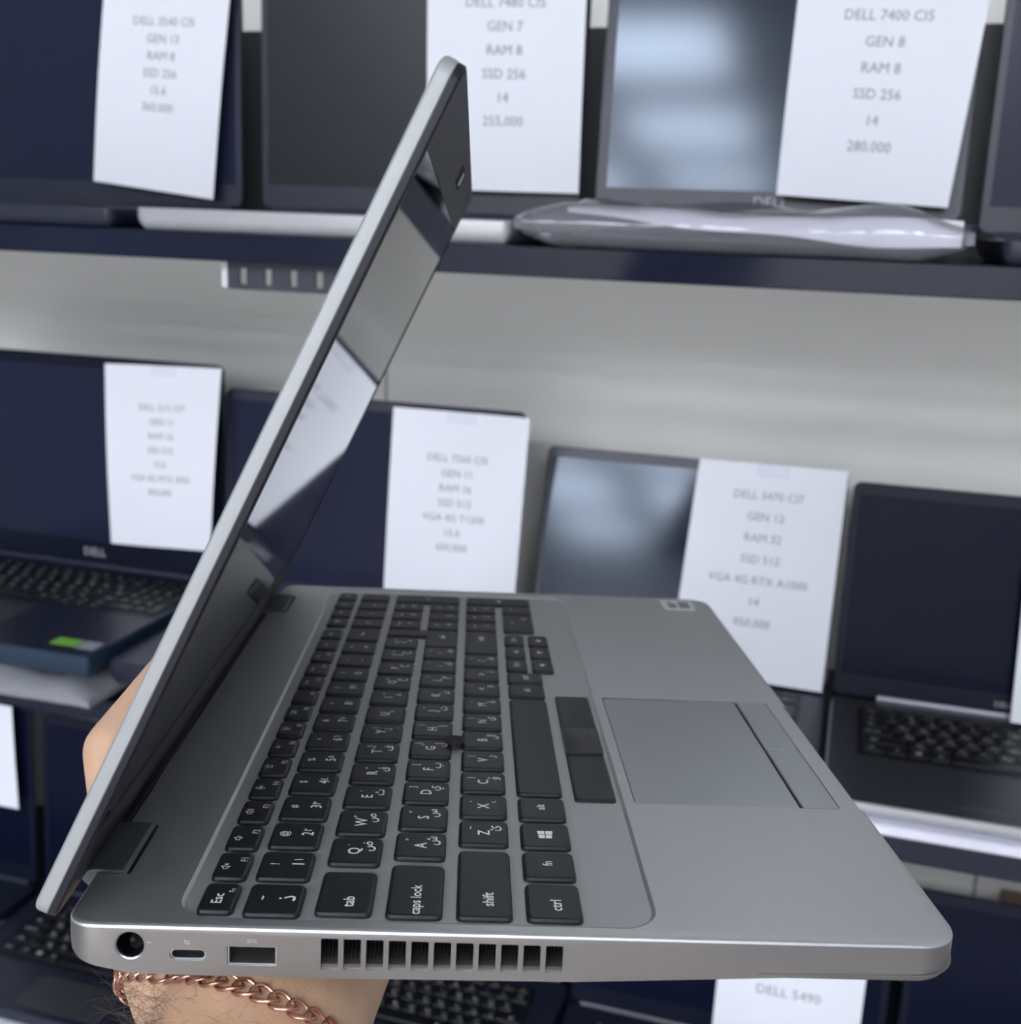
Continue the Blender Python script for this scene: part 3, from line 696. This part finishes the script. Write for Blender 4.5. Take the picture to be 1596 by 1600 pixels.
# usb-a
bm = bmesh.new()
a = rrect(0.04215, 0.05485, -0.01075, -0.00535, 0.0002, 2); b = inset(a, 0.0004)
loft(bm, [[(x, 0.0005, z) for x, z in a], [(x, 0.0118, z) for x, z in a], [(x, 0.0118, z) for x, z in b], [(x, 0.0005, z) for x, z in b]], caps=False, closed=True)
o = obj('usb_port', bm, M['metal'], lap)
bm = bmesh.new(); box(bm, 0.0427, 0.0543, 0.0020, 0.0117, -0.0080, -0.0062); obj('tongue', bm, M['hole'], o)
bm = bmesh.new(); slab(bm, a, [(0, 0.0115), (0, 0.01195)], lambda x, z, y: (x, y, z)); obj('port_back', bm, M['hole'], o)
# printed port symbols
bm = bmesh.new()
for s, x, z, size in (('⎓', 0.0221, -0.0049, 0.0014), ('⇆', 0.0318, -0.0046, 0.0016), ('SS⇆', 0.0485, -0.0038, 0.0014)):
    write(bm, s, size, lambda u, v, x=x, z=z: (x+u, -0.00004, z+v), 0)
obj('port_symbols', bm, M['ink2'], lap, smooth=0, recalc=False)
# cooling fins behind the vent slots
bm = bmesh.new(); box(bm, 0.064, 0.132, 0.0058, 0.0062, -0.0122, -0.0018)
for k in range(66): box(bm, 0.0652+0.001*k, 0.06535+0.001*k, 0.0026, 0.0060, -0.0120, -0.0020)
obj('heat_sink', bm, M['hole'], lap, smooth=0)
bm = bmesh.new(); slab(bm, rrect(0.0283, 0.1545, 0.0054, W-0.0111, 0.0089, 8), [(0, -0.0009), (0, -0.0005)]); obj('keyboard_tray', bm, M['tray'], lap, smooth=0)
# keys
place_keys(lap, 0, 0, -0.0005)
# pointing stick
bm = bmesh.new()
prof = [(0.0030, -0.0006), (0.0024, 0.0006), (0.0026, 0.0014), (0.0037, 0.0019), (0.0038, 0.0025), (0.0034, 0.0028), (0.0010, 0.00265)]
loft(bm, [[(0.0985+r*math.cos(2*PI*k/24), 0.1285+r*math.sin(2*PI*k/24), z) for k in range(24)] for r, z in prof])
obj('pointing_stick', bm, M['rubber'], lap)
# pointing-stick buttons: three black pieces
for y0, y1, c in ((0.0835, 0.1222, 0), (0.1226, 0.1488, 0.0007), (0.1492, 0.1855, 0)):
    bm = bmesh.new(); slab(bm, rrect(0.1392, 0.1530, y0, y1, 0.0012, 4), [(0, -0.0009), (0, 0.0002+c), (0.0005, 0.0006+c*0.6), (0.0012, 0.00065+c)])
    obj('pointer_button', bm, M['key'], lap)
# touchpad and buttons
bm = bmesh.new(); slab(bm, rrect(0.1593, 0.2148, 0.0836, 0.1866, 0.0013, 4), [(0, -0.0013), (0, -0.0005), (0.0002, -0.0003)]); obj('touchpad', bm, M['pad'], lap)
bm = bmesh.new(); box(bm, 0.2149, 0.2155, 0.0833, 0.1869, -0.0013, -0.0009); obj('button_gap', bm, M['hole'], lap, smooth=0)
for y0, y1 in ((0.0836, 0.1340), (0.1344, 0.1866)):
    bm = bmesh.new(); slab(bm, rrect(0.2156, 0.2279, y0, y1, 0.0009, 4), [(0, -0.0013), (0, 0.0000), (0.0003, 0.00025)]); obj('touchpad_button', bm, M['pad'], lap)
# white processor sticker in the far corner
bm = bmesh.new(); bevbox(bm, 0.2090, 0.2262, 0.3345, 0.3530, 0.0000, 0.0002, 0.001, 0.00005)
for x0, x1, y0, y1 in ((0.2120, 0.2165, 0.337, 0.347), (0.2180, 0.2240, 0.337, 0.3505), (0.2120, 0.2150, 0.3485, 0.3505)):
    f = bm.faces.new([bm.verts.new(p) for p in ((x0, y0, 0.00025), (x1, y0, 0.00025), (x1, y1, 0.00025), (x0, y1, 0.00025))]); f.material_index = 1
o = obj('sticker', bm, [M['label'], M['labeldk']], lap, smooth=0, recalc=False); o['label'] = 'white sticker with grey print in the far corner'
# hinges
for y0, y1 in ((0.0266, 0.0566), (W-0.0566, W-0.0266)):
    bm = bmesh.new()
    prof = [(-0.0030, -0.0030), (0.0005, -0.0055), (0.0060, -0.0055), (0.0086, -0.0035), (0.0088, 0.0002), (0.0076, 0.0009), (0.0010, 0.0011), (-0.0028, 0.0006), (-0.0042, -0.0012)]
    loft(bm, [[(x, y, z) for x, z in prof] for y in (y0, y1)]); obj('hinge', bm, M['hinge'], lap, smooth=25)
# lid
AL = 1.14068
sdir = (math.cos(AL), 0, math.sin(AL)); ndir = (-math.sin(AL), 0, math.cos(AL))
M['lidalu'] = M['alu_side']
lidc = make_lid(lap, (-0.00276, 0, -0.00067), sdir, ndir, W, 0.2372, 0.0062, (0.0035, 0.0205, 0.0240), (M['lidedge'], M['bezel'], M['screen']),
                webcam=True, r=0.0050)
bm = bmesh.new(); bevbox(bm, -0.0056, -0.0007, 0.0562, W-0.0562, -0.0085, -0.0012, 0.001, 0.0005)
obj('hinge_cover', bm, M['bezel'], lap)

# ------------------------------------------------------------------ the hand under it (laptop axes, millimetres)
def hull(bm, a, b):
    """tapered limb segment between two ellipsoids"""
    t = bmesh.new()
    for c, r in (a, b):
        rr = r if isinstance(r, (tuple, list)) else (r, r, r)
        bmesh.ops.create_icosphere(t, subdivisions=3, radius=1, matrix=Matrix.Translation(Vector(c)*1e-3) @ Matrix.Diagonal((rr[0]*1e-3, rr[1]*1e-3, rr[2]*1e-3, 1)))
    r = bmesh.ops.convex_hull(t, input=t.verts)
    bmesh.ops.delete(t, geom=list({g for g in r['geom_interior']+r['geom_unused'] if isinstance(g, bmesh.types.BMVert)}), context='VERTS')
    tm = bpy.data.meshes.new('t'); t.to_mesh(tm); t.free(); bm.from_mesh(tm); bpy.data.meshes.remove(tm)
def chain(bm, pts):
    for a, b in zip(pts, pts[1:]): hull(bm, a, b)
bm = bmesh.new()
chain(bm, [((42, -190, -175), (38, 36, 36)), ((44, -90, -98), (33, 30, 28)), ((46, -28, -50), (28, 24, 21)), ((48, 12, -38), (30, 22, 22)), ((50, 50, -36), (34, 22, 20)), ((56, 86, -31), (39, 14, 14))])
hull(bm, ((24, 30, -36), (15, 20, 17)), ((6, 58, -28), 14))
chain(bm, [((6, 58, -28), 14), ((-5, 76, -11), 11.5), ((-15.2, 95, 8), (10.2, 11, 10.6)), ((-10.5, 109, 16.5), 8.8), ((-5.0, 124, 26), (7.4, 8, 7.4)), ((-2.0, 132, 31), (5.6, 5.5, 5.6))])
for _, pts in ((24, [(24, 92, -29, 10.5), (20, 128, -30, 9.5), (20, 152, -25, 8.6), (22, 168, -23.5, 7.2)]),
               (46, [(46, 98, -29, 10.5), (44, 138, -31, 9.5), (45, 165, -25, 8.8), (47, 183, -23.5, 7.4)]),
               (68, [(68, 96, -29, 10.2), (68, 134, -31, 9.2), (69, 159, -25, 8.5), (70, 176, -23.5, 7.2)]),
               (89, [(88, 88, -28, 9.2), (92, 116, -29, 8.2), (94, 136, -24, 7.4), (95, 149, -22.5, 6.3)])):
    chain(bm, [((a, b, c), r) for a, b, c, r in pts])
me = bpy.data.meshes.new('person'); bm.to_mesh(me); bm.free()
o = bpy.data.objects.new('w', me); C.objects.link(o)
md = o.modifiers.new('r', 'REMESH'); md.mode = 'VOXEL'; md.voxel_size = 0.0016
md = o.modifiers.new('s', 'SMOOTH'); md.factor = 0.5; md.iterations = 9
me = baked(o); bpy.data.objects.remove(o)
for v in me.vertices:
    x, y, z = v.co
    zb = (zlow(min(max(x, 0.0), D)) if x > 0.0 else -0.0066)-0.0002
    inx = x > -0.0006 and 0 < y
    if inx and z > zb and z < 0.002:
        if z-zb < (x+0.0006)+0.002: v.co.z = zb
        else: v.co.x = -0.0007
    x, y, z = v.co
    if 0 <= y <= W:                       # stay behind the lid's outer face
        rel = Vector((x+0.00276, 0, z+0.00067)); dn = rel.dot(Vector(ndir)); ds = rel.dot(Vector(sdir))
        if -0.002 < ds and dn < 0.0065 and x < 0.03 and z > -0.004: v.co += Vector(ndir)*(0.0065-dn)
me.shade_smooth()
hand = link('person', me, M['skin']); hand.matrix_world = LM
tag(hand, 'person showing only a hand and hairy wrist, palm up under the silver laptop', 'person')
bvh = BVHTree.FromPolygons([v.co for v in me.vertices], [tuple(p.vertices) for p in me.polygons])
# hairs on the outer side of the wrist
random.seed(21)
bm = bmesh.new()
nh = 0
while nh < 640:
    side_h = random.random() < 0.74
    th = random.uniform(PI*0.80, PI*1.22) if side_h else random.uniform(PI*0.25, PI*0.80)
    y0 = random.uniform(-0.010, 0.026); org = Vector((0.046, y0, -0.040))
    d = Vector((math.cos(th), -0.15, math.sin(th)))
    h = bvh.ray_cast(org+d*0.08, -d)
    if h[0] is None: continue
    if h[0].y > 0.0 and h[0].z > -0.0165: continue
    p = h[0].copy(); nrm = h[1]
    long = side_h
    L = random.uniform(0.008, 0.021) if long else random.uniform(0.004, 0.008)
    dirv = (nrm*random.uniform(0.25, 0.8 if long else 0.3)+Vector((random.uniform(-0.7, 0.3), random.uniform(-0.6, 0.5), random.uniform(-0.8, 0.5)))).normalized()
    ax = Vector((random.uniform(-1, 1), random.uniform(-1, 1), random.uniform(-1, 1))).normalized()
    pts = [p-nrm*0.0004]; st = 9
    cur = random.uniform(-1, 1)*(4.2 if long else 1.0)
    for k in range(st):
        dirv.rotate(Matrix.Rotation(cur/st, 3, ax))
        q = pts[-1]+dirv*(L/st)
        if q.y > -0.0005 and q.z > -0.0145: q.z = -0.0145
        pts.append(q)
    tube(bm, pts, [0.000045*(1-0.6*k/st) for k in range(st+1)], 3); nh += 1
o = obj('arm_hair', bm, M['hair'], hand, smooth=60); o['kind'] = 'stuff'; o['label'] = 'dark curly arm hair'

# ------------------------------------------------------------------ copper curb-chain bracelet round the wrist
A0, B0, C0 = Vector((0.0215, 0.0155, -0.0236)), Vector((0.0460, 0.0013, -0.0187)), Vector((0.0634, -0.0027, -0.0235))
pn = (B0-A0).cross(C0-A0).normalized()
cen = Vector((0.047, 0, -0.040)); cen -= pn*(cen-A0).dot(pn)
e1 = (A0-cen).normalized(); e2 = pn.cross(e1)
ringp = []
for k in range(240):
    t = 2*PI*k/240; d = e1*math.cos(t)+e2*math.sin(t)
    h = bvh.ray_cast(cen+d*0.12, -d)
    if h[0] is not None: ringp.append((h[0]+h[1]*0.0010, h[1]))
# even spacing along the loop
dist = [0.0]
for a, b in zip(ringp, ringp[1:]+ringp[:1]): dist.append(dist[-1]+(b[0]-a[0]).length)
NL = int(dist[-1]/0.0052); brac = empty('bracelet', LM @ Matrix.Translation(cen))
tag(brac, 'rose copper curb chain bracelet around the wrist', 'bracelet')
def along(s):
    s %= dist[-1]
    for i in range(len(ringp)):
        if dist[i+1] >= s:
            f = (s-dist[i])/max(1e-9, dist[i+1]-dist[i]); a, b = ringp[i], ringp[(i+1) % len(ringp)]
            return a[0].lerp(b[0], f), a[1].lerp(b[1], f).normalized()
    return ringp[-1]
for i in range(NL):
    s = dist[-1]*(i+0.5)/NL; p, nrm = along(s); t = (along(s+0.002)[0]-along(s-0.002)[0]).normalized()
    b = t.cross(nrm).normalized(); nrm = b.cross(t)
    tw = math.radians(16); bb = b*math.cos(tw)+nrm*math.sin(tw); up = nrm*math.cos(tw)-b*math.sin(tw)
    bm = bmesh.new(); pts = []
    for k in range(18):
        a = 2*PI*k/18
        pts.append(p-cen+t*(0.0040*math.cos(a))+bb*(0.0029*math.sin(a))+up*(0.0008*math.sin(2*a)))
    tube(bm, pts, 0.00048, 6, closed=True); obj('link', bm, M['copper'], brac, smooth=60)
